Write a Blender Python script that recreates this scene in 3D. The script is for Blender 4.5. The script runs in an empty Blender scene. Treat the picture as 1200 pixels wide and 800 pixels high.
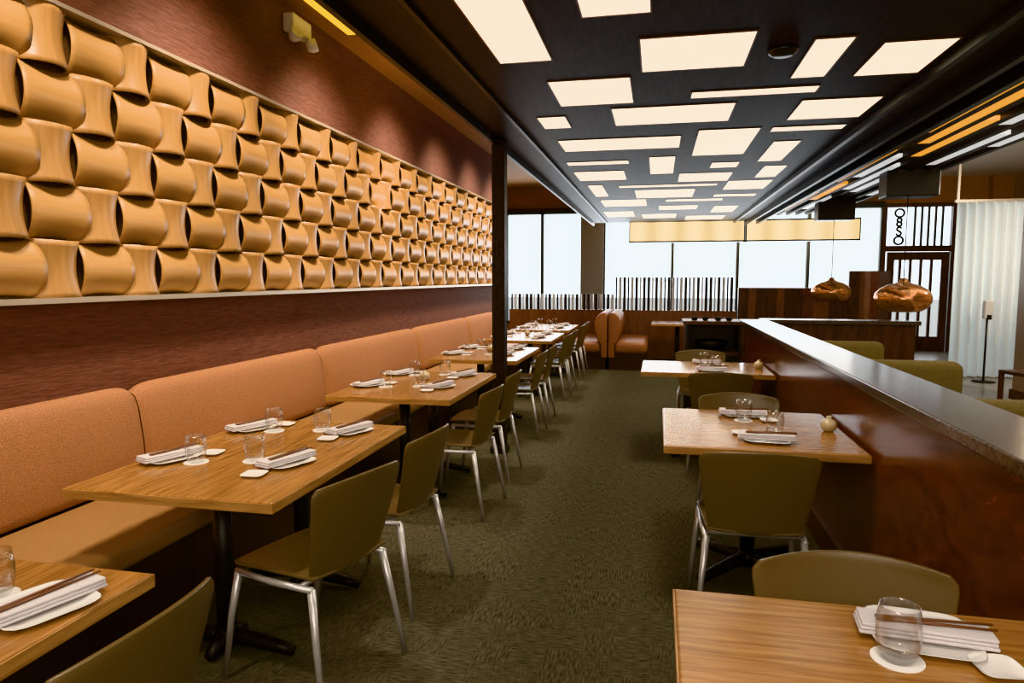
import bpy, math, random
from mathutils import Matrix, Vector
random.seed(4)
S=bpy.context.scene
COL=S.collection
# ---------------------------------------------------------------- materials
def newmat(name):
    m=bpy.data.materials.new(name); m.use_nodes=True
    nt=m.node_tree; b=nt.nodes['Principled BSDF']; return m,nt,b
def plain(name,c,rough=.5,metal=0,bump=0,bscale=80,var=.0,spec=.5,coat=0):
    m,nt,b=newmat(name)
    b.inputs['Base Color'].default_value=(*c,1); b.inputs['Roughness'].default_value=rough
    b.inputs['Metallic'].default_value=metal; b.inputs['Specular IOR Level'].default_value=spec
    b.inputs['Coat Weight'].default_value=coat
    tc=nt.nodes.new('ShaderNodeTexCoord'); n=nt.nodes.new('ShaderNodeTexNoise')
    n.inputs['Scale'].default_value=bscale; n.inputs['Detail'].default_value=4
    nt.links.new(tc.outputs['Object'],n.inputs['Vector'])
    if bump:
        bp=nt.nodes.new('ShaderNodeBump'); bp.inputs['Strength'].default_value=bump; bp.inputs['Distance'].default_value=.01
        nt.links.new(n.outputs['Fac'],bp.inputs['Height']); nt.links.new(bp.outputs['Normal'],b.inputs['Normal'])
    if var:
        r=nt.nodes.new('ShaderNodeValToRGB')
        r.color_ramp.elements[0].position=.3; r.color_ramp.elements[1].position=.7
        r.color_ramp.elements[0].color=(*[x*(1-var) for x in c],1); r.color_ramp.elements[1].color=(*[min(1,x*(1+var)) for x in c],1)
        nt.links.new(n.outputs['Fac'],r.inputs['Fac']); nt.links.new(r.outputs['Color'],b.inputs['Base Color'])
    return m
def grain(name,c1,c2,scale,rough=.35,bump=.1,detail=6,noise=6,spec=.5,coat=0,dist=.6):
    m,nt,b=newmat(name)
    tc=nt.nodes.new('ShaderNodeTexCoord'); mp=nt.nodes.new('ShaderNodeMapping'); mp.inputs['Scale'].default_value=scale
    n=nt.nodes.new('ShaderNodeTexNoise'); n.inputs['Scale'].default_value=noise; n.inputs['Detail'].default_value=detail; n.inputs['Distortion'].default_value=dist
    r=nt.nodes.new('ShaderNodeValToRGB'); r.color_ramp.elements[0].position=.32; r.color_ramp.elements[1].position=.68
    r.color_ramp.elements[0].color=(*c1,1); r.color_ramp.elements[1].color=(*c2,1)
    nt.links.new(tc.outputs['Object'],mp.inputs['Vector']); nt.links.new(mp.outputs['Vector'],n.inputs['Vector'])
    nt.links.new(n.outputs['Fac'],r.inputs['Fac']); nt.links.new(r.outputs['Color'],b.inputs['Base Color'])
    b.inputs['Roughness'].default_value=rough; b.inputs['Specular IOR Level'].default_value=spec; b.inputs['Coat Weight'].default_value=coat
    b.inputs['Coat Roughness'].default_value=.12
    if bump:
        bp=nt.nodes.new('ShaderNodeBump'); bp.inputs['Strength'].default_value=bump; bp.inputs['Distance'].default_value=.004
        nt.links.new(n.outputs['Fac'],bp.inputs['Height']); nt.links.new(bp.outputs['Normal'],b.inputs['Normal'])
    return m
def emis(name,c,s,var=None):
    m,nt,b=newmat(name)
    b.inputs['Base Color'].default_value=(*c,1); b.inputs['Emission Color'].default_value=(*c,1); b.inputs['Emission Strength'].default_value=s
    return m
def clear(name,tint=(1,1,1),gl=.12):
    m=bpy.data.materials.new(name); m.use_nodes=True; nt=m.node_tree; nt.nodes.clear()
    o=nt.nodes.new('ShaderNodeOutputMaterial'); mx=nt.nodes.new('ShaderNodeMixShader'); t=nt.nodes.new('ShaderNodeBsdfTransparent'); g=nt.nodes.new('ShaderNodeBsdfGlossy')
    lw=nt.nodes.new('ShaderNodeLayerWeight'); lw.inputs['Blend'].default_value=gl
    t.inputs['Color'].default_value=(*tint,1); g.inputs['Roughness'].default_value=.03
    nt.links.new(lw.outputs['Facing'],mx.inputs['Fac']); nt.links.new(t.outputs[0],mx.inputs[1]); nt.links.new(g.outputs[0],mx.inputs[2]); nt.links.new(mx.outputs[0],o.inputs[0])
    return m
M={}
M['wall']=grain('grasscloth_wall',(.095,.036,.026),(.195,.085,.064),(3,1.2,16),rough=.75,bump=.6,noise=9,detail=8)
M['orange']=plain('orange_ceiling_paint',(.34,.16,.055),.7,var=.08,bscale=2)
M['header']=plain('ochre_header_paint',(.30,.135,.055),.7,var=.08,bscale=2)
M['dark']=grain('dark_stained_panel',(.010,.007,.0065),(.032,.024,.022),(8,1,4),rough=.5,bump=.15,spec=.22)
M['darktrim']=plain('dark_metal_trim',(.022,.019,.017),.4,metal=.3)
M['lamp']=emis('warm_diffuser_glow',(1,.86,.66),1.35)
M['yellow']=emis('yellow_diffuser_glow',(1,.68,.04),.75)
M['orlamp']=emis('orange_infill_glow',(1,.45,.07),.6)
M['whlamp']=emis('pale_infill_glow',(.85,.88,.9),.45)
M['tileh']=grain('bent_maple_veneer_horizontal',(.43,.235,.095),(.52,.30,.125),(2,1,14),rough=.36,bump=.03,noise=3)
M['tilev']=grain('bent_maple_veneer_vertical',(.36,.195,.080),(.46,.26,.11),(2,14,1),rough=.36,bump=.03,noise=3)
M['backing']=plain('relief_backing',(.09,.045,.02),.7)
M['frame']=plain('champagne_frame',(.50,.43,.35),.35,metal=.5)
M['fab']=plain('orange_tweed',(.36,.165,.082),.85,bump=.5,bscale=160,var=.25)
M['leather']=plain('caramel_leather',(.34,.14,.065),.42,bump=.1,bscale=40,var=.08)
M['seat']=plain('tan_vinyl',(.30,.165,.075),.5,bump=.1,bscale=60,var=.06)
M['kick']=plain('dark_bench_front',(.035,.016,.011),.5,var=.1,bscale=3)
M['table']=grain('honey_oak_lengthwise',(.24,.108,.034),(.44,.225,.082),(11,.7,4),rough=.27,bump=.08,noise=6,coat=.4)
M['tablex']=grain('honey_oak_crosswise',(.24,.108,.034),(.44,.225,.082),(.7,11,4),rough=.25,bump=.08,noise=6,coat=.4)
M['tabedge']=grain('oak_edge',(.28,.14,.05),(.52,.29,.12),(1,1,12),rough=.35,noise=5)
M['iron']=plain('black_cast_iron',(.012,.012,.013),.4,bump=.15,bscale=200)
M['olive']=plain('olive_plastic',(.120,.082,.038),.34,bump=.05,bscale=300)
M['alu']=plain('satin_aluminium',(.58,.575,.57),.32,metal=.5)
M['part']=grain('mahogany_veneer',(.065,.017,.009),(.165,.045,.022),(5,1.4,3),rough=.25,bump=.05,noise=4,coat=.4,dist=1.5)
M['cap']=grain('stone_cap',(.035,.026,.02),(.12,.092,.075),(1,1,1),rough=.22,bump=.03,noise=60,detail=8,coat=.15)
M['wooddk']=grain('walnut_panel',(.04,.015,.009),(.10,.040,.021),(6,6,1),rough=.4,noise=3)
M['woodmid']=grain('rosewood_panel',(.15,.060,.032),(.24,.105,.055),(6,6,1),rough=.4,noise=3)
M['slatd']=plain('dark_slat',(.02,.012,.012),.5)
M['white']=plain('white_porcelain',(.80,.78,.75),.18)
M['napkin']=plain('lilac_white_cotton',(.62,.58,.60),.85,bump=.3,bscale=220)
M['paper']=plain('white_paper',(.82,.80,.77),.8)
M['stick']=plain('dark_bamboo',(.16,.07,.035),.45)
M['glass']=clear('clear_tumbler_glass',(.98,.98,.98),.18)
M['pane']=clear('window_glass',(.95,.96,.97),.05)
M['vase']=plain('cream_ceramic',(.58,.48,.30),.3)
M['winframe']=plain('bronze_window_frame',(.05,.055,.045),.5)
M['pier']=plain('pale_pier_plaster',(.42,.43,.41),.7,var=.05)
M['slatw']=plain('frosted_slat',(.72,.78,.86),.4)
M['green']=plain('olive_tweed',(.185,.145,.06),.85,bump=.5,bscale=160,var=.3)
M['plas']=plain('white_plastic',(.75,.74,.71),.35)
M['blackp']=plain('black_plastic',(.012,.012,.012),.35)
M['ceilb']=plain('beige_ceiling',(.60,.53,.45),.8)
M['tilefl']=plain('pale_stone_floor',(.30,.27,.23),.3,var=.1,bscale=3)
M['rightw']=plain('sand_wall',(.32,.22,.14),.7)
M['colm']=plain('greige_column',(.33,.26,.20),.5)
M['copper']=grain('copper_lustre_glass',(.50,.20,.08),(.80,.46,.26),(1,1,12),rough=.14,bump=0,noise=2)
M['copper'].node_tree.nodes['Principled BSDF'].inputs['Metallic'].default_value=.8
m=bpy.data.materials.new('solar_shade'); m.use_nodes=True; nt=m.node_tree; nt.nodes.clear(); M['shade']=m
o=nt.nodes.new('ShaderNodeOutputMaterial'); mx=nt.nodes.new('ShaderNodeMixShader'); t=nt.nodes.new('ShaderNodeBsdfTransparent'); g=nt.nodes.new('ShaderNodeBsdfTranslucent')
mx.inputs[0].default_value=.3; t.inputs[0].default_value=(.95,.96,.95,1); g.inputs[0].default_value=(.9,.9,.88,1)
nt.links.new(t.outputs[0],mx.inputs[1]); nt.links.new(g.outputs[0],mx.inputs[2]); nt.links.new(mx.outputs[0],o.inputs[0])
# carpet
m,nt,b=newmat('olive_carpet'); M['carpet']=m
tc=nt.nodes.new('ShaderNodeTexCoord')
mp=nt.nodes.new('ShaderNodeMapping'); mp.inputs['Scale'].default_value=(16,110,1)
mp2=nt.nodes.new('ShaderNodeMapping'); mp2.inputs['Scale'].default_value=(110,16,1)
n1=nt.nodes.new('ShaderNodeTexNoise'); n1.inputs['Scale'].default_value=1.2; n1.inputs['Detail'].default_value=4
n2=nt.nodes.new('ShaderNodeTexNoise'); n2.inputs['Scale'].default_value=1.2; n2.inputs['Detail'].default_value=4
ck=nt.nodes.new('ShaderNodeTexNoise'); ck.inputs['Scale'].default_value=4; ck.inputs['Detail'].default_value=1
sn=nt.nodes.new('ShaderNodeVectorMath'); sn.operation='SNAP'; sn.inputs[1].default_value=(.14,.14,10)
gt=nt.nodes.new('ShaderNodeMapRange'); gt.inputs[1].default_value=.42; gt.inputs[2].default_value=.58
mx=nt.nodes.new('ShaderNodeMix'); r=nt.nodes.new('ShaderNodeValToRGB')
r.color_ramp.elements[0].position=.36; r.color_ramp.elements[1].position=.64
r.color_ramp.elements[0].color=(.046,.043,.031,1); r.color_ramp.elements[1].color=(.135,.127,.092,1)
L=nt.links.new
L(tc.outputs['Object'],mp.inputs['Vector']);L(tc.outputs['Object'],mp2.inputs['Vector']);L(tc.outputs['Object'],sn.inputs[0]);L(sn.outputs[0],ck.inputs['Vector'])
L(mp.outputs[0],n1.inputs['Vector']);L(mp2.outputs[0],n2.inputs['Vector']);L(ck.outputs['Fac'],gt.inputs[0])
L(gt.outputs[0],mx.inputs[0]);L(n1.outputs['Fac'],mx.inputs[2]);L(n2.outputs['Fac'],mx.inputs[3]);L(mx.outputs[0],r.inputs['Fac']);L(r.outputs['Color'],b.inputs['Base Color'])
b.inputs['Roughness'].default_value=.95; b.inputs['Specular IOR Level'].default_value=.1
bp=nt.nodes.new('ShaderNodeBump'); bp.inputs['Strength'].default_value=.4; bp.inputs['Distance'].default_value=.01
L(mx.outputs[0],bp.inputs['Height']);L(bp.outputs['Normal'],b.inputs['Normal'])
# ---------------------------------------------------------------- mesh helpers
def mesh(name,v,f,mats,mi=None,smooth=False):
    me=bpy.data.meshes.new(name); me.from_pydata([tuple(p) for p in v],[],f)
    for k in (mats if isinstance(mats,(list,tuple)) else [mats]): me.materials.append(M[k])
    if mi: 
        for p,i in zip(me.polygons,mi): p.material_index=i
    if smooth:
        for p in me.polygons: p.use_smooth=True
    me.update(); return me
def obj(name,me,parent=None,loc=(0,0,0),rot=(0,0,0),label=None,cat=None,group=None,kind=None):
    o=bpy.data.objects.new(name,me); o.location=loc; o.rotation_euler=rot
    COL.objects.link(o)
    if parent: o.parent=parent
    if label: o['label']=label
    if cat: o['category']=cat
    if group: o['group']=group
    if kind: o['kind']=kind
    return o
BF=[(0,3,2,1),(4,5,6,7),(0,1,5,4),(1,2,6,5),(2,3,7,6),(3,0,4,7)]
def boxvf(x0,x1,y0,y1,z0,z1):
    return [(x0,y0,z0),(x1,y0,z0),(x1,y1,z0),(x0,y1,z0),(x0,y0,z1),(x1,y0,z1),(x1,y1,z1),(x0,y1,z1)],BF
def multi(parts):
    V=[];F=[]
    for v,f in parts:
        o=len(V); V+=list(v); F+=[tuple(i+o for i in q) for q in f]
    return V,F
def boxes(name,lst,mat): 
    v,f=multi([boxvf(*b) for b in lst]); return mesh(name,v,f,mat)
def bev(o,w=.005,s=2):
    m=o.modifiers.new('bevel','BEVEL'); m.width=w; m.segments=s; m.limit_method='ANGLE'; return o
def box(name,b,mat,parent=None,bevel=0,**k):
    o=obj(name,boxes(name,[b],mat),parent,**k)
    if bevel: bev(o,bevel,3)
    return o
def struct(name,lst,mat,**k):
    o=obj(name,boxes(name,lst,mat),**k); o['kind']='structure'; return o
def lathe(name,prof,mat,n=32,smooth=True):
    V=[];F=[]
    for r,z in prof:
        for i in range(n):
            a=2*math.pi*i/n; V.append((r*math.cos(a),r*math.sin(a),z))
    for j in range(len(prof)-1):
        for i in range(n):
            F.append((j*n+i,j*n+(i+1)%n,(j+1)*n+(i+1)%n,(j+1)*n+i))
    if prof[0][0]>1e-4: F.append(tuple(reversed(range(n))))
    if prof[-1][0]>1e-4: F.append(tuple((len(prof)-1)*n+i for i in range(n)))
    return mesh(name,V,F,mat,smooth=smooth)
def tubevf(pts,rad,n=10,flat=1):
    pts=[Vector(p) for p in pts]; V=[];F=[]
    for k,p in enumerate(pts):
        d=(pts[min(k+1,len(pts)-1)]-pts[max(k-1,0)]).normalized()
        u=d.cross(Vector((0,0,1)));
        if u.length<.05: u=d.cross(Vector((0,1,0)))
        u.normalize(); w=d.cross(u)
        r=rad[k] if isinstance(rad,(list,tuple)) else rad
        for i in range(n):
            a=2*math.pi*i/n; V.append(p+u*r*math.cos(a)*flat+w*r*math.sin(a))
    m=len(pts)
    for j in range(m-1):
        for i in range(n): F.append((j*n+i,j*n+(i+1)%n,(j+1)*n+(i+1)%n,(j+1)*n+i))
    F.append(tuple(reversed(range(n)))); F.append(tuple((m-1)*n+i for i in range(n)))
    return V,F
def tube(name,pts,rad,mat,n=10):
    v,f=tubevf(pts,rad,n); return mesh(name,v,f,mat,smooth=True)
def prism(name,prof,y0,y1,mat):
    n=len(prof); V=[(x,y0,z) for x,z in prof]+[(x,y1,z) for x,z in prof]
    F=[(i,(i+1)%n,(i+1)%n+n,i+n) for i in range(n)]+[tuple(reversed(range(n))),tuple(range(n,2*n))]
    return mesh(name,V,F,mat)
def empty(name,loc,label,cat,group=None,rot=0,kind=None):
    e=obj(name,None,None,loc,(0,0,rot),label,cat,group,kind); e.empty_display_size=.1; return e
def copy_thing(src,loc,rot=None,label=None):
    o=src.copy(); COL.objects.link(o); o.location=loc
    if rot is not None: o.rotation_euler=(0,0,rot)
    if label: o['label']=label
    for c in src.children:
        d=c.copy(); COL.objects.link(d); d.parent=o
        for c2 in c.children:
            e=c2.copy(); COL.objects.link(e); e.parent=d
    return o
def smoothall(o):
    for p in o.data.polygons: p.use_smooth=True
    return o
# ---------------------------------------------------------------- camera
Xc=Vector((.9781,-.01918,.2073)); Yc=Vector((.2082,.0901,-.9740)); Zc=Vector((0,.99575,.0921))
cam=bpy.data.cameras.new('camera'); co=bpy.data.objects.new('camera',cam); COL.objects.link(co)
cam.lens=24; cam.sensor_width=36; cam.clip_start=.05
R=Matrix((Xc,Yc,Zc)).to_4x4(); R.translation=(0,0,1.52)
co.matrix_world=R; S.camera=co
# ---------------------------------------------------------------- world
w=bpy.data.worlds.new('sky'); S.world=w; w.use_nodes=True; nt=w.node_tree
bg=nt.nodes['Background']; tc=nt.nodes.new('ShaderNodeTexCoord'); sx=nt.nodes.new('ShaderNodeSeparateXYZ'); r=nt.nodes.new('ShaderNodeValToRGB')
nt.links.new(tc.outputs['Generated'],sx.inputs[0]); nt.links.new(sx.outputs['Y'],r.inputs['Fac'])
r.color_ramp.elements[0].position=0; r.color_ramp.elements[0].color=(.44,.36,.30,1)
r.color_ramp.elements[1].position=.5; r.color_ramp.elements[1].color=(2.0,2.12,2.2,1)
nt.links.new(r.outputs['Color'],bg.inputs['Color']); bg.inputs['Strength'].default_value=1.0
# ---------------------------------------------------------------- shell
XL=-2.8; YB=15.8; ZC=3.6
struct('floor',[(-5,3.45,-1.5,16.2,-.1,0)],'carpet'); 
struct('floor',[(3.45,7.2,-1.5,16.2,-.1,0)],'tilefl')
struct('ceiling',[(-5,1.95,-1.5,16.2,ZC,ZC+.15)],'orange')
struct('ceiling',[(1.95,7.2,-1.5,16.2,ZC,ZC+.15)],'ceilb')
struct('wall_left',[(XL-.2,XL,-1.5,12.1,0,ZC)],'wall')
struct('wall_right',[(7,7.2,-1.5,16,0,ZC)],'rightw')
struct('wall_side',[(-5.0,-4.9,11.9,16,0,ZC),(-4.9,XL-.2,11.9,12.1,0,ZC)],'header')
struct('wall_back',[(-4.9,7,YB,YB+.2,3.08,ZC),(6.0,7,YB,YB+.2,0,3.08),(-4.9,4.6,YB,YB+.2,0,.45)],'header')
struct('wall_pier',[(-1.72,-1.22,YB-.1,YB+.2,.45,3.08)],'pier')
struct('trim_1',[(-4.9,4.6,YB-.12,YB+.02,3.02,3.12)],'darktrim')
struct('baseboard_left',[(XL,XL+.02,-1.5,12.1,0,.12)],'kick')
# dropped ceiling
struct('ceiling',[(-1.36,1.92,-1.2,14.6,2.68,2.92)],'dark')['label']='dark stained dropped ceiling panel'
struct('trim_2',[(-1.36,-1.33,-1.2,14.6,2.62,2.70),(-1.07,-1.045,-1.2,14.6,2.655,2.69)],'darktrim')
struct('trim_3',[(1.46,1.50,-1.2,14.6,2.63,2.69),(1.72,1.76,-1.2,14.6,2.60,2.69),(1.90,1.95,-1.2,14.6,2.60,2.95)],'darktrim')
rects=[(-.855,-.578,2.0,3.725),(-.35,-.055,2.3,3.16),(-.106,.434,3.5,4.04),(.733,.911,3.68,4.34),(1.077,1.41,3.8,4.37),
(-.66,-.184,4.13,4.71),(-.878,-.679,5.01,5.38),(-.332,.48,4.86,5.38),(.188,.933,4.54,4.68),(.907,1.388,4.89,5.45),(.85,1.372,5.70,5.85),
(-.849,.158,5.87,6.37),(.297,.753,5.69,6.82),(.948,1.16,6.28,7.28),(-.92,-.313,6.97,7.15),(-.10,.137,6.83,7.9),(.515,.774,7.28,7.6),
(-.925,-.387,7.61,8.28),(.217,.778,7.96,8.6),(1.066,1.28,7.6,8.4),(.81,1.306,8.66,9.47),(-.88,-.71,8.72,9.9),(-.318,.449,9.32,10.2),
(-.5,.69,8.85,9.02),(-.86,-.2,10.4,11.3),(.1,.9,10.5,10.75),(.877,1.24,11.6,12.6),(0,.6,11.4,12.0),(-.95,-.45,12.2,13.2),(-.3,.3,12.8,13.6),(.5,1.2,13.3,14.1),(.75,1.3,10.0,10.25)]
for a,b_,c,d in rects:
    e=box('ceiling_light_panel',(a,b_,c,d,2.6785,2.69),'lamp',label='rectangular glowing warm white ceiling light panel',cat='ceiling light',group='light panels in the dropped ceiling')
    t=.008
    obj('frame',boxes('light_frame',[(a-t,b_+t,c-t,c,2.676,2.69),(a-t,b_+t,d,d+t,2.676,2.69),(a-t,a,c,d,2.676,2.69),(b_,b_+t,c,d,2.676,2.69)],'woodmid'),e)
box('ceiling_light_panel',(-2.62,-2.42,4.65,5.6,ZC-.02,ZC+.01),'yellow',label='yellow glowing slot light in the orange ceiling',cat='ceiling light')
obj('smoke_detector',lathe('smoke_detector',[(.0,-.035),(.05,-.033),(.07,-.02),(.075,0),(.0,.002)],'blackp'),None,(.6,3.8,2.68),label='small round dark detector on the dropped ceiling',cat='smoke detector')
# ceiling slats right
sl=empty('ceiling_louver',(2.5,3,2.72),'row of dark ceiling slats with white and orange infill panels','ceiling slats')
for i in range(7):
    x=-.48+i*.17
    me=boxes('slat',[(x,x+.06,-3,11,0,.16)],'dark'); obj('slat',me,sl)
for i,(x,y0,y1,c) in enumerate([(1,.2,1.5,'whlamp'),(3,1.6,3.2,'whlamp'),(5,.2,1.9,'whlamp'),(0,1.6,3.4,'orlamp'),(1,1.9,3.9,'orlamp'),(5,2.4,4.2,'whlamp'),(2,3.0,4.6,'orlamp'),(4,3.6,5.2,'whlamp'),(0,4.2,6.4,'orlamp'),(1,4.6,6,'whlamp'),(2,5.2,7.2,'whlamp'),(1,6.6,8.4,'orlamp'),(3,6,7.5,'whlamp'),(5,6,8,'whlamp'),(2,8.2,9.9,'whlamp'),(0,7.4,10,'orlamp')]):
    xx=-.48+x*.17+.06
    obj('infill_panel',boxes('infill',[(xx,xx+.11,y0,y1,.005,.04)],c),sl)
obj('hanger_bar',boxes('hanger',[(-.5,.62,y,y+.06,.16,.22) for y in (-1,3,7,10)]+[(x,x+.03,y,y+.03,.2,.88) for y in (-1,3,7,10) for x in (-.4,.5)],'darktrim'),sl)
rs=lathe('downlight',[(0,-.004),(.05,-.004),(.055,-.012),(.075,-.012),(.08,0),(0,.001)],'darktrim',24)
for x,y in ((4.2,7.0),(4.2,9.0),(5.0,11.0),(4.2,12.5)):
    obj('downlight',rs,None,(x,y,ZC),label='small round dark recessed downlight in the beige ceiling',cat='ceiling light',group='recessed downlights')
# ---------------------------------------------------------------- windows
ws=[(-4.9,-3.5),(-3.5,-2.65),(-2.65,-1.72),(-1.22,.31),(.31,1.71),(1.71,3.16),(3.16,4.6)]
for i,(a,b_) in enumerate(ws):
    t=.03
    o=struct('window_%d'%(i+1),[(a,a+t,YB,YB+.12,.45,3.08),(b_-t,b_,YB,YB+.12,.45,3.08),(a,b_,YB,YB+.12,.45,.52),(a,b_,YB,YB+.12,3.0,3.08)],'winframe')
    box('window_pane',(a+t,b_-t,YB+.05,YB+.06,.52,3.0),'pane',o)
    obj('roller_shade',boxes('shade',[(a+t+.01,b_-t-.01,YB+.02,YB+.022,(1.35,1.5,1.3,1.45,1.6,1.4,1.5)[i],3.0)],'shade'),o)
box('parking_lot',(-20,25,16.4,60,-.25,-.15),'pier',label='pale sunlit pavement outside the windows',cat='pavement')['kind']='structure'
# ---------------------------------------------------------------- wall relief
P=.264; NC=38; NR=5; Y0=1.78; Z0=1.43
def arcvf(horizontal,th=.006,n=16,k=10):
    V=[];F=[]
    for s in range(2):
        for j in range(k+1):
            t=2*j/k-1
            hc=P*(.455+.085*t*t); sag=.078+(.002 if horizontal else .018)*t*t
            Rr=(hc*hc+sag*sag)/(2*sag); cx=sag-Rr; A=math.asin(min(1,hc/Rr)); rr=Rr-(th if s else 0)
            for i in range(n+1):
                a=-A+2*A*i/n; c=rr*math.sin(a); x=cx+rr*math.cos(a)
                q=math.cos(a/A*math.pi/2)
                e=t*P*((.53+.085*q) if horizontal else (.53-.03*q))
                V.append((x,e,c) if horizontal else (x,c,e))
    row=n+1; sh=row*(k+1)
    for j in range(k):
        for i in range(n):
            a=j*row+i; F.append((a,a+1,a+row+1,a+row)); F.append((sh+a,sh+a+row,sh+a+row+1,sh+a+1))
    for i in range(n):
        F.append((i,sh+i,sh+i+1,i+1)); a=k*row+i; F.append((a,a+1,sh+a+1,sh+a))
    for j in range(k):
        a=j*row; F.append((a,a+row,sh+a+row,sh+a)); a=j*row+n; F.append((a,sh+a,sh+a+row,a+row))
    return V,F
wide=arcvf(True); tall=arcvf(False)
NB=2*16*10
def smoothtile(me,per):
    for i,p in enumerate(me.polygons): p.use_smooth = (i%per)<NB
ra=empty('wall_relief',(XL,Y0,Z0),'long woven relief of bent golden veneer tiles','wall art')
H=NR*P; W=NC*P
box('backing_board',(0,.02,0,W,0,H),'backing',ra)
obj('frame',boxes('relief_frame',[(0,.12,-.03,W+.03,-.025,0),(0,.12,-.03,W+.03,H,H+.02),(0,.12,-.03,0,0,H),(0,.12,W,W+.03,0,H)],'frame'),ra)
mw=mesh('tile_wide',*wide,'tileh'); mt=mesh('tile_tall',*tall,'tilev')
per=len(wide[1]); smoothtile(mw,per); smoothtile(mt,per)
rest=[];restm=[]
for c in range(NC):
    for r_ in range(NR):
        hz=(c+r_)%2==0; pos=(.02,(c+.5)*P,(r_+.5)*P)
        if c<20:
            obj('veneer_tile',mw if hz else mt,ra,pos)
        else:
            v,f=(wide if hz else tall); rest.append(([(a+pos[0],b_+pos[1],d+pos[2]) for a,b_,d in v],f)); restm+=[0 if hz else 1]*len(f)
v,f=multi(rest); me=mesh('veneer_tile_field',v,f,['tileh','tilev'],restm)
smoothtile(me,per)
o=obj('veneer_tile_field',me,ra); o['kind']='stuff'
# emergency light
e=empty('emergency_light',(XL,5.0,3.38),'white twin head emergency light on the wall','emergency light')
bev(box('housing',(0,.09,-.14,.14,0,.13),'plas',e),.012,3)
hd=lathe('lamp_head',[(0,-.05),(.035,-.045),(.05,-.01),(.05,.03),(.044,.032),(0,.02)],'plas',20)
for s in (-1,1): obj('lamp_head',hd,e,(.10,s*.13,-.035),(0,math.radians(70),s*.5))
# ---------------------------------------------------------------- banquette
bq=empty('banquette',(0,0,0),'long built-in banquette with orange tweed back and tan seat','banquette')
box('base',(XL+.02,-2.10,-.6,11.2,0,.36),'kick',bq)
divs=[-.95,1.05,3.09,5.12,7.35,9.5,11.2]
for a,b_ in zip(divs[:-1],divs[1:]):
    o=box('seat_cushion',(-2.64,-2.04,a+.004,b_-.004,.36,.46),'seat',bq); bev(o,.03,4); smoothall(o)
    V=[];F=[]
    rows=[(-2.62,.45),(-2.615,.52),(-2.625,.7),(-2.655,.88),(-2.685,.945),(-2.73,.965),(-2.775,.95),(-2.785,.9),(-2.785,.45)]
    ln=b_-a
    ys=[.004,.015,.045,.1,.2]+[.2+(ln-.4)*i/6 for i in range(1,6)]+[ln-.2,ln-.1,ln-.045,ln-.015,ln-.004]
    for y in ys:
        d=min(y,ln-y); k=1-max(0,(1-d/.12))**2.5 if d<.12 else 1
        for j,(x,z) in enumerate(rows):
            bx=-2.785+(x+2.785)*(.72+.28*k) ; bz=z if z<.5 else z-(1-k)*.05*((z-.45)/.5)
            V.append((bx,a+y,bz))
    m=len(rows)
    for i in range(len(ys)-1):
        for j in range(m): F.append((i*m+j,i*m+(j+1)%m,(i+1)*m+(j+1)%m,(i+1)*m+j))
    F.append(tuple(range(m))); F.append(tuple(reversed([(len(ys)-1)*m+j for j in range(m)])))
    me=mesh('back_cushion',V,F,'fab',smooth=True); o=obj('back_cushion',me,bq)
    s=o.modifiers.new('sub','SUBSURF'); s.levels=1; s.render_levels=2
# ---------------------------------------------------------------- column
cl=empty('column',(-1.33,5.74,0),'slim dark square column beside the tables','column')
box('shaft',(-.055,.055,-.055,.055,0,2.68),'dark',cl,bevel=.004)
box('plinth',(-.07,.07,-.07,.07,0,.06),'darktrim',cl,bevel=.004)
# ---------------------------------------------------------------- tables
def base_arms(arms,name='foot'):
    parts=[]
    for ang,ln in arms:
        c,s=math.cos(ang),math.sin(ang)
        pts=[(0,0,.06),(c*ln*.3,s*ln*.3,.055),(c*ln*.8,s*ln*.8,.035),(c*ln,s*ln,.022)]
        parts.append(tubevf(pts,[.035,.032,.026,.021],8))
    parts.append(tubevf([(0,0,.03),(0,0,.10)],[.06,.04],16))
    v,f=multi(parts); return mesh(name,v,f,'iron',smooth=True)
foot_l=base_arms([(0,.30),(math.pi,.30),(math.pi/2,.12),(-math.pi/2,.12)])
foot_x=base_arms([(math.pi/4+i*math.pi/2,.36) for i in range(4)])
post=tube('post',[(0,0,.05),(0,0,.71)],.038,'iron',16)
spider=boxes('support_plate',[(-.15,.15,-.03,.03,.70,.715),(-.03,.03,-.15,.15,.70,.715)],'iron')
def make_table(lx,ly,mat,two,label,group):
    e=empty('dining_table',(0,0,0),label,'table',group)
    o=box('tabletop',(-lx/2,lx/2,-ly/2,ly/2,.715,.75),mat,e); bev(o,.006,3)
    obj('edge_band',boxes('edge_band',[(-lx/2-.004,lx/2+.004,-ly/2-.004,-ly/2+.01,.712,.745),(-lx/2-.004,lx/2+.004,ly/2-.01,ly/2+.004,.712,.745),(-lx/2-.004,-lx/2+.01,-ly/2,ly/2,.712,.745),(lx/2-.01,lx/2+.004,-ly/2,ly/2,.712,.745)],'tabedge'),e)
    for y in ((-.31,.31) if two else (0,)):
        obj('post',post,e,(0,y,0)); obj('foot',foot_l if two else foot_x,e,(0,y,0)); obj('support_plate',spider,e,(0,y,0))
    return e
CX=-1.71
tl=make_table(.85,1.27,'table',True,'rectangular honey oak dining table set for four by the banquette','tables along the banquette')
LT=[.86,2.70,4.75,6.85,8.93,10.7]
tl.location=(CX,LT[0],0)
for y in LT[1:]: copy_thing(tl,(CX,y,0))
tr=make_table(.88,.94,'tablex',False,'honey oak dining table against the mahogany partition','tables along the partition')
tr.location=(.495,1.22,0)
copy_thing(tr,(.485,3.66,0))
tr3=make_table(1.05,.80,'tablex',False,'honey oak dining table against the mahogany partition','tables along the partition')
tr3.location=(.405,6.12,0)
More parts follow.
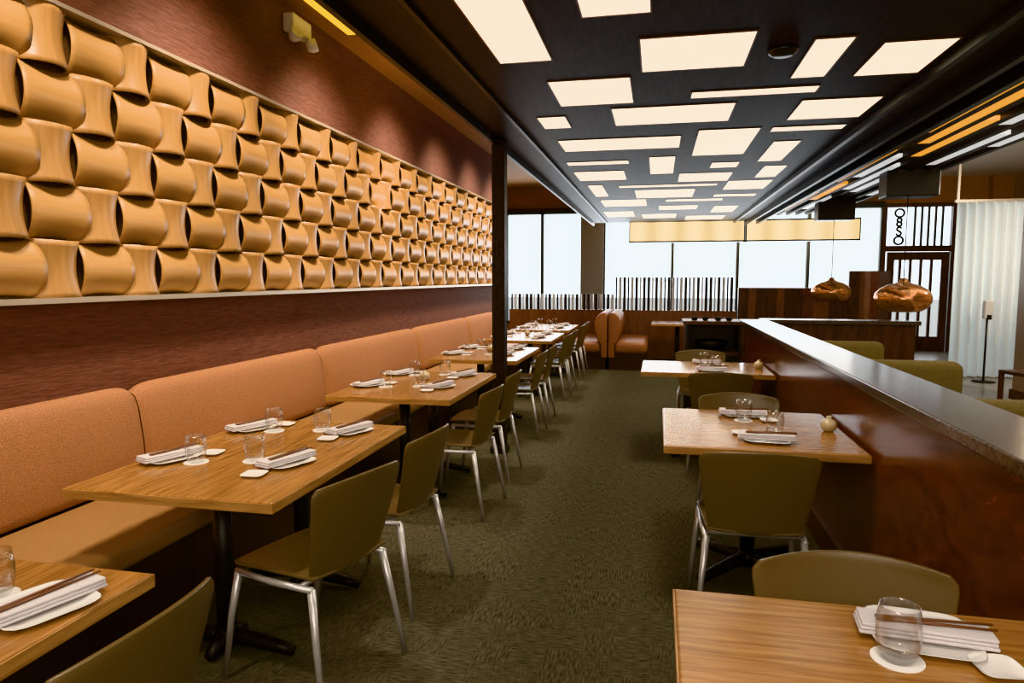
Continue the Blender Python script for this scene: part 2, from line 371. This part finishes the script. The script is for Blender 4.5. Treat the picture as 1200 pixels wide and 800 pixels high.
# ---------------------------------------------------------------- chair
def chair():
    e=empty('dining_chair',(0,0,0),'olive plastic shell dining chair with aluminium legs','chair','olive shell chairs')
    def grid(fn,nu,nv):
        V=[fn(i/nu*2-1,j/nv) for j in range(nv+1) for i in range(nu+1)]
        F=[(j*(nu+1)+i,j*(nu+1)+i+1,(j+1)*(nu+1)+i+1,(j+1)*(nu+1)+i) for j in range(nv) for i in range(nu)]
        return V,F
    def seat(u,v):
        w_=.225-.025*(1-v)-.05*max(0,v-.8)**2*12
        y=-.20+.43*v-(.03*u*u*max(0,v-.5)*2)
        z=.452-.018*(1-u*u)*math.sin(math.pi*min(1,v*1.1))-.02*max(0,v-.75)*4*.5+.012*u*u
        return (u*w_,y,z)
    def back(u,v):
        w_=.185+.06*v**.8
        w_*= 1-.10*max(0,(v-.88)/.12)**2.4
        y=-.195-.03*math.sin(v*1.5)-.075*v+.055*u*u*(.5+.5*v)
        z=.448+.375*v-.022*u*u*v*v
        return (u*w_,y,z)
    for nm,fn in (('seat',seat),('backrest',back)):
        v,f=grid(fn,14,16); o=obj(nm,mesh(nm,v,f,'olive',smooth=True),e)
        s=o.modifiers.new('sol','SOLIDIFY'); s.thickness=.012; s.offset=0
        b2=o.modifiers.new('bev','BEVEL'); b2.width=.004; b2.segments=2
    for s in (-1,1):
        obj('leg',tube('leg',[(s*.205,.17,.425),(s*.222,.20,.25),(s*.24,.225,0)],[.016,.0135,.0105],'alu'),e)
        obj('leg',tube('leg',[(s*.195,-.185,.425),(s*.215,-.22,.24),(s*.235,-.265,0)],[.016,.0135,.0105],'alu'),e)
        obj('side_rail',tube('side_rail',[(s*.20,-.195,.425),(s*.208,0,.42),(s*.206,.18,.425)],.013,'alu'),e)
    obj('cross_rail',tube('cross_rail',[(-.2,-.12,.42),(.2,-.12,.42)],.011,'alu'),e)
    return e
ch=chair()
r90=math.pi/2
CH=[(-1.30,1.19,r90-.02),(-1.30,2.36,r90-.28),(-1.28,3.02,r90-.10),(-1.29,4.30,r90-.08),(-1.31,5.05,r90),
(-1.34,6.52,r90),(-1.34,7.18,r90+.05),(-1.36,8.62,r90-.05),(-1.36,9.28,r90),(-1.37,10.4,r90),(-1.37,11.0,r90),
(.42,3.13,0),(.49,1.54,math.pi),(.50,4.05,math.pi+.03),(.47,5.55,.03),(.42,6.62,math.pi)]
ch.location=(CH[0][0],CH[0][1],0); ch.rotation_euler=(0,0,CH[0][2])
for x,y,a in CH[1:]: copy_thing(ch,(x,y,0),a)
# ---------------------------------------------------------------- tableware
def dish(name,half,h,mat='white'):
    n=40; V=[];F=[]
    rings=[(.62,0),(.95,h*.8),(1,h),(.97,h),(.90,h*.75),(.66,.004),(.0,.004)]
    for k,z in rings:
        for i in range(n):
            a=2*math.pi*i/n; c,s=math.cos(a),math.sin(a); p=5
            rr=1/(abs(c)**p+abs(s)**p)**(1/p); V.append((half*k*rr*c,half*k*rr*s,z))
    for j in range(len(rings)-1):
        for i in range(n): F.append((j*n+i,j*n+(i+1)%n,(j+1)*n+(i+1)%n,(j+1)*n+i))
    F.append(tuple(reversed(range(n)))); return mesh(name,V,F,mat,smooth=True)
T=.75
tmpl={}
o=obj('dinner_plate',dish('dinner_plate',.105,.014),None,label='square white porcelain plate under a folded napkin',cat='plate',group='square plates on the tables'); tmpl['plate']=o
V,F=multi([boxvf(-.13,.13,-.040,.040,0,.008),boxvf(-.128,.127,-.039,.038,.0085,.016),boxvf(-.125,.128,-.038,.039,.0165,.024)])
me=mesh('napkin',V,F,'napkin'); o=obj('napkin',me,None,label='folded lilac-white cotton napkin lying on a plate',cat='napkin',group='folded napkins'); bev(o,.003,2); tmpl['napkin']=o
o=obj('chopstick',tube('chopstick',[(-.115,0,0),(.115,0,0)],[.0042,.0026],'stick',8),None,label='dark bamboo chopstick resting on a napkin',cat='chopstick',group='chopsticks'); tmpl['stick']=o
o=obj('coaster',lathe('coaster',[(0,0),(.05,0),(.05,.002),(0,.002)],'paper',smooth=False),None,label='round white paper coaster under a tumbler',cat='coaster',group='paper coasters'); tmpl['coaster']=o
gp=[(0,0),(.028,0),(.036,.012),(.041,.04),(.040,.07),(.036,.10),(.0345,.10),(.0385,.07),(.0395,.04),(.034,.014),(0,.008)]
o=obj('water_glass',lathe('water_glass',[(r_*1.05,z*1.12) for r_,z in gp],'glass'),None,label='empty clear stemless water glass on a coaster',cat='glass',group='stemless glasses'); tmpl['glass']=o
o=obj('sauce_dish',dish('sauce_dish',.045,.012),None,label='small square white sauce dish',cat='dish',group='sauce dishes'); tmpl['sauce']=o
o=obj('bud_vase',lathe('bud_vase',[(0,0),(.02,0),(.034,.012),(.04,.032),(.034,.052),(.016,.062),(.011,.068),(.014,.076),(.009,.076),(.006,.06),(0,.058)],'vase'),None,label='small round cream ceramic soy bottle on a table',cat='bottle',group='soy bottles'); tmpl['vase']=o
used=set()
def put(k,loc,rot=0):
    if k not in used: 
        used.add(k); o=tmpl[k]
    else:
        o=tmpl[k].copy(); COL.objects.link(o)
    o.location=loc; o.rotation_euler=(0,0,rot)
def setting(x,y,gx,gy,sx_,sy_,nap,full=True,off=0.012):
    put('plate',(x,y,T),nap*.97 if abs(nap)>.5 else nap)
    put('napkin',(x+off*math.sin(nap),y-off*math.cos(nap),T+.014),nap)
    if full:
        c,s=math.cos(nap),math.sin(nap)
        for d in (-.008,.010): put('stick',(x+off*s-s*d+.02*c,y-off*c+c*d+.02*s,T+.0425),nap+.10+d*3)
    put('coaster',(gx,gy,T)); put('glass',(gx,gy,T+.002)); 
    if sx_ is not None: put('sauce',(sx_,sy_,T),.1)
setting(-1.40,1.27,-1.56,1.30,-1.5,1.02,1.27)
setting(-2.02,1.28,-1.87,1.30,-1.9,1.10,1.3)
for i,y in enumerate(LT[1:],1):
    y0=y-.635
    for dy in (.45,1.05):
        j=random.uniform(-.10,.10)
        setting(-2.03,y0+dy-.02,-1.885,y0+dy-.04,-1.90,y0+dy+.09,1.25+j,i<4)
        setting(-1.51,y0+dy+.02,-1.655,y0+dy+.03,-1.53,y0+dy-.17 if dy<.6 else y0+dy-.16,1.28+j,i<4)
    if i in (2,3,4): put('vase',(-1.72,y0+.78,T))
setting(.57,1.56,.49,1.455,.67,1.45,-.10)
setting(.52,3.38,.58,3.53,.42,3.50,-.08)
setting(.48,3.98,.47,3.84,.60,3.84,.03)
setting(.45,5.88,.50,6.0,.38,6.0,0)
setting(.45,6.40,.42,6.27,.55,6.27,0)
put('vase',(.86,3.66,T)); put('vase',(.86,6.12,T))
# ---------------------------------------------------------------- partition
pt=empty('partition_wall',(1.05,0,0),'low mahogany partition with polished stone cap','partition')
box('body',(-.10,.10,-1.2,7.95,0,1.02),'part',pt)
box('cap',(-.15,.14,-1.2,8.0,1.02,1.065),'cap',pt,bevel=.006)
box('base_rail',(-.125,-.10,-1.2,7.95,0,.14),'wooddk',pt)
ct=empty('counter_wall',(1.9,8.1,0),'low dark wood return wall with stone cap','partition')
box('body',(-.74,.8,-.1,.1,0,1.02),'wooddk',ct); box('cap',(-.76,.84,-.14,.14,1.02,1.065),'cap',ct,bevel=.006)
# service station
ss=empty('service_station',(.62,8.2,0),'black open service cabinet at the end of the partition','cabinet')
box('side_panel',(-.3,-.27,-.25,.25,0,1.0),'blackp',ss); box('side_panel',(.27,.3,-.25,.25,0,1.0),'blackp',ss)
box('back_panel',(-.27,.27,.22,.25,0,1.0),'blackp',ss); box('shelf',(-.27,.27,-.24,.22,.66,.69),'wooddk',ss)
box('top',(-.33,.32,-.27,.27,1.0,1.04),'wooddk',ss,bevel=.005); box('door',(-.27,.27,-.25,-.23,.03,.66),'blackp',ss,bevel=.004)
obj('serving_bowl',lathe('serving_bowl',[(0,0),(.08,0),(.16,.05),(.19,.12),(.18,.12),(.15,.055),(0,.02)],'iron'),None,(.62,8.15,.69),label='large black bowl on the service shelf',cat='bowl')
bw=lathe('small_bowl',[(0,0),(.02,0),(.04,.02),(.048,.04),(.044,.04),(.036,.022),(0,.008)],'blackp',20)
for x in (.42,.54,.68,.80): obj('small_bowl',bw,None,(x,8.1,1.04),label='small dark bowl on the service cabinet',cat='bowl',group='small dark bowls')
# ---------------------------------------------------------------- far booths
def bench(name,label,loc,rot,ln,fab,seat,group=None):
    e=empty(name,loc,label,'banquette',group,rot)
    box('base',(-.58,-.02,0,ln,0,.30),'kick',e)
    o=box('seat_cushion',(-.64,-.1,-.04,ln,.28,.47),seat,e); bev(o,.07,6); smoothall(o)
    prof=[(-.10,.42),(-.16,.5),(-.20,.65),(-.21,.78),(-.18,.88),(-.12,.94),(-.06,.96),(-.015,.94),(0,.88),(0,.2),(-.1,.2)]
    o=obj('back_cushion',prism('back_cushion',prof,-.05,ln,fab),e); bev(o,.035,5); smoothall(o)
    return e
bench('booth_bench','caramel leather booth bench with rounded back',(-.81,11.4,0),0,1.6,'leather','leather','caramel booth benches')
b2=bench('booth_bench','caramel leather booth bench with rounded back',(-.79,11.4,0),0,1.6,'leather','leather','caramel booth benches')
for c in b2.children:
    for v in c.data.vertices: v.co.x=-v.co.x
    c.data.flip_normals()
copy_thing(tr,(.35,12.3,0),0,'small honey oak table beside the caramel booth')
lw=empty('slat_screen',(0,13.15,0),'low wood wall topped with dark and frosted vertical slats','screen')
box('low_wall',(-2.85,1.42,0,.12,0,.92),'woodmid',lw)
lst=[];lst2=[]
x=-2.82;i=0
while x<1.38:
    z1=1.22 if x<-.8 else 1.54
    (lst if i%5 not in (1,3) else lst2).append((x,x+(.05 if i%3 else .03),.03,.08,.92,z1)); x+=.082 if i%3 else .062; i+=1
for b_ in lst[:70]: obj('slat',boxes('slat',[b_],'slatd'),lw)
for b_ in lst2[:50]: obj('slat',boxes('slat',[b_],'slatw'),lw)
pw=empty('paneled_wall',(2.7,13.15,0),'low wall of striped walnut and rosewood panels','partition')
x=-1.25
while x<1.2:
    wd=random.choice((.09,.13,.18)); z1=1.35 if x<.6 else 1.65
    obj('wood_plank',boxes('plank',[(x,x+wd-.004,0,.1,0,z1)],random.choice(['wooddk','woodmid','wooddk','part'])),pw); x+=wd
# valance light
vl=empty('valance_light',(0,14.95,2.28),'long warm glowing fabric lightbox with two segments','hanging light')
m,nt,b=newmat('amber_lightbox_diffuser'); M['vbox']=m
tc=nt.nodes.new('ShaderNodeTexCoord'); sp=nt.nodes.new('ShaderNodeSeparateXYZ'); m1=nt.nodes.new('ShaderNodeMath'); m1.operation='MULTIPLY'; m1.inputs[1].default_value=2*math.pi/.58
m2=nt.nodes.new('ShaderNodeMath'); m2.operation='SINE'; mr=nt.nodes.new('ShaderNodeMapRange'); mr.inputs[1].default_value=-1; mr.inputs[2].default_value=1; mr.inputs[3].default_value=.7; mr.inputs[4].default_value=1.9
nt.links.new(tc.outputs['Object'],sp.inputs[0]); nt.links.new(sp.outputs['X'],m1.inputs[0]); nt.links.new(m1.outputs[0],m2.inputs[0]); nt.links.new(m2.outputs[0],mr.inputs[0]); nt.links.new(mr.outputs[0],b.inputs['Emission Strength'])
b.inputs['Emission Color'].default_value=(1,.74,.36,1); b.inputs['Base Color'].default_value=(.8,.6,.4,1)
for a,b_ in ((-.62,1.74),(1.76,3.95)):
    box('diffuser',(a+.02,b_-.02,0,.25,.03,.42),'vbox',vl)
    obj('frame',boxes('box_frame',[(a,b_,-.01,.26,0,.03),(a,b_,-.01,.26,.42,.45),(a,a+.02,-.01,.26,0,.45),(b_-.02,b_,-.01,.26,0,.45)],'darktrim'),vl)
obj('hanger_rod',boxes('rod',[(x,x+.02,.12,.14,.45,1.32) for x in (-.4,1.5,2.1,3.6)],'darktrim'),vl)
# ---------------------------------------------------------------- door
d=struct('door_1',[(4.6,4.68,YB,YB+.12,0,3.08),(5.92,6.0,YB,YB+.12,0,3.08),(4.68,5.92,YB,YB+.12,2.08,2.2),(4.68,5.92,YB,YB+.12,3.0,3.08)],'wooddk')
obj('door_leaf',boxes('leaf',[(4.72,4.86,YB+.02,YB+.07,0,2.07),(5.76,5.90,YB+.02,YB+.07,0,2.07),(4.86,5.76,YB+.02,YB+.07,0,.3),(4.86,5.76,YB+.02,YB+.07,1.9,2.07)]+[(4.95+i*.2,5.0+i*.2,YB+.02,YB+.07,.3,1.9) for i in range(4)],'wooddk'),d)
box('door_pane',(4.86,5.76,YB+.08,YB+.085,.3,1.9),'pane',d)
obj('transom_bar',boxes('bars',[(5.2+i*.13,5.24+i*.13,YB+.02,YB+.06,2.2,3.0) for i in range(5)],'winframe'),d)
box('transom_pane',(4.68,5.92,YB+.08,YB+.085,2.2,3.0),'pane',d)
tube_h=tube('handle',[(5.0,YB-.0,.85),(5.0,YB-.06,.9),(5.0,YB-.06,1.3),(5.0,YB-.0,1.35)],.015,'alu'); obj('handle',tube_h,d)
for i,cc in enumerate('O8SO'):
    cu=bpy.data.curves.new('t','FONT'); cu.body=cc; cu.size=.27; cu.extrude=.005; cu.offset=.008; cu.align_x='CENTER'
    to=bpy.data.objects.new('t',cu); COL.objects.link(to); bpy.context.view_layer.update()
    me=bpy.data.meshes.new_from_object(to.evaluated_get(bpy.context.evaluated_depsgraph_get())); bpy.data.objects.remove(to)
    me.materials.clear(); me.materials.append(M['blackp'])
    obj('sign_letter',me,d,(4.93,YB+.06,2.79-i*.19),(math.pi/2,0,0))
# ---------------------------------------------------------------- curtain + sanitizer + column right
n=200; V=[];F=[]
for i in range(n+1):
    x=4.42+(5.6-4.42)*i/n; y=11.65+.06*math.sin(i/n*math.pi*2*9)+.02*math.sin(i*.31)
    V+= [(x,y,.02),(x,y,2.66)]
for i in range(n): F.append((2*i,2*i+2,2*i+3,2*i+1))
M['sheer']=plain('sheer_painted_backlight',(.72,.75,.74),.8)
b=M['sheer'].node_tree.nodes['Principled BSDF']; b.inputs['Emission Color'].default_value=(.85,.95,.95,1); b.inputs['Emission Strength'].default_value=.15  # faint emission in the fabric stands in for light coming through it
ce=empty('curtain',(0,0,0),'pale sheer floor-length curtain in soft folds','curtain')
o=obj('curtain_fabric',mesh('curtain',V,F,'sheer',smooth=True),ce); s=o.modifiers.new('s','SOLIDIFY'); s.thickness=.004
obj('curtain_rail',boxes('rail',[(4.38,5.7,11.62,11.68,2.66,2.70),(4.4,4.43,11.63,11.67,2.7,3.6),(5.6,5.63,11.63,11.67,2.7,3.6)],'frame'),ce)
st=empty('sanitizer_stand',(4.72,11.2,0),'white hand sanitizer dispenser on a slim black stand','sanitizer stand')
obj('stand_base',lathe('sbase',[(0,0),(.15,0),(.15,.015),(0,.02)],'blackp'),st); obj('stand_pole',tube('pole',[(0,0,.01),(0,0,1.0)],.014,'blackp'),st)
box('dispenser',(-.06,.06,-.06,.04,.93,1.2),'plas',st,bevel=.02)
obj('dispenser_nozzle',boxes('nozzle',[(-.03,.03,-.066,-.04,.92,.99)],'blackp'),st)
cr=empty('column',(4.60,9.55,0),'wide greige column near the entrance','column')
box('shaft',(-.18,.16,-.16,.16,0,3.6),'colm',cr,bevel=.01); box('plinth',(-.20,.18,-.18,.18,0,.12),'wooddk',cr)
wc=empty('wooden_chair',(4.15,8.7,0),'dark wooden chair near the entrance','chair',rot=.3)
box('seat',(-.22,.22,-.22,.22,.43,.47),'wooddk',wc,bevel=.01)
for x in (-.2,.2):
    box('leg',(x-.02,x+.02,.17,.21,0,.43),'wooddk',wc); box('leg',(x-.02,x+.02,-.21,-.17,0,.92),'wooddk',wc)
obj('backrest',boxes('b',[(-.18,.18,-.2,-.18,z,z+.07) for z in (.58,.71,.84)],'wooddk'),wc)
# ---------------------------------------------------------------- green booths
for yb,x1 in ((3.58,2.2),(5.2,2.05),(6.7,2.0)):
    e=empty('booth_bench',(0,yb,0),'olive tweed double-sided booth bench behind the partition','banquette','olive booth benches')
    box('base',(1.18,x1-.04,-.40,.40,0,.34),'kick',e)
    for s in (-1,1):
        o=box('seat_cushion',(1.20,x1,min(s*.09,s*.43),max(s*.09,s*.43),.34,.46),'green',e); bev(o,.03,4); smoothall(o)
    o=box('back_cushion',(1.20,x1,-.09,.09,.30,.95),'green',e); bev(o,.06,5); smoothall(o)
tb=make_table(.8,.55,'tablex',False,'honey oak booth table behind the partition','booth tables')
tb.location=(1.63,4.39,0); copy_thing(tb,(1.63,5.95,0))
# ---------------------------------------------------------------- pendants
pp=[(0.11,-.165),(.20,-.15),(.26,-.11),(.295,-.05),(.30,0),(.285,.05),(.24,.10),(.17,.14),(.09,.165),(.045,.185),(.035,.22),(0,.225)]
psh=lathe('lamp_shade',pp,'copper',40)
for i,(x,y,z) in enumerate([(2.75,8.6,1.30),(2.72,11.8,1.31)]):
    e=empty('pendant_lamp',(x,y,z),'large copper blown glass pendant on a thin cord','pendant lamp','copper pendant lamps')
    obj('lamp_shade',psh,e)
    obj('cord',tube('cord',[(0,0,.21),(0,0,2.45-z)],.006,'blackp',8),e)
    box('canopy_box',(-.27,.27,-.15,.15,2.43-z,2.72-z),'blackp',e,bevel=.01)
# ---------------------------------------------------------------- lights
def light(kind,loc,energy,color,target=None,size=.3,angle=1.2,blend=.6,sy=None):
    l=bpy.data.lights.new('lamp',kind); l.energy=energy; l.color=color
    if kind=='SPOT': l.spot_size=angle; l.spot_blend=blend; l.shadow_soft_size=size
    if kind=='AREA':
        l.size=size
        if sy: l.shape='RECTANGLE'; l.size_y=sy
    o=bpy.data.objects.new('lamp',l); COL.objects.link(o); o.location=loc
    if target is not None:
        o.rotation_euler=(Vector(target)-Vector(loc)).to_track_quat('-Z','Y').to_euler()
    return o
for y in (2.3,3.8,5.4,7.0,8.6,10.2,11.6):
    light('SPOT',(-1.85,y-.3,3.52),185,(1,.83,.62),(XL,y+.1,1.85),.10,1.65,1.0)
for y in (1.0,2.9,4.9,6.9,8.9,10.8):
    light('SPOT',(-1.6,y,3.5),150,(1,.86,.70),(-1.9,y,0),.08,1.3,.9)  # unseen downlights, added to brighten the banquette tables
for y in (.8,3.2,5.8,8.4,11):
    light('SPOT',(.1,y,2.64),95,(1,.88,.74),(.2,y+.1,0),.25,2.2,.9)  # unseen downlights, added to lift the floor and the right tables
light('AREA',(0,15.4,1.9),185,(.88,.94,1),(0,8,.6),8,sy=2)
light('AREA',(0,-.8,2.3),55,(1,.88,.74),(0,5,.6),3,sy=1.2)
light('AREA',(3.0,5.5,2.66),50,(1,.86,.70),(3.0,6,0),2,sy=6)
light('AREA',(-1.25,6.5,2.96),38,(1,.68,.36),(-1.6,6.5,3.6),.15,sy=13)
light('POINT',(5.0,9,2.7),120,(1,.9,.76),None)
try:
    S.view_settings.view_transform='Khronos PBR Neutral'
    S.view_settings.exposure=.38
except Exception as ex: print(ex)
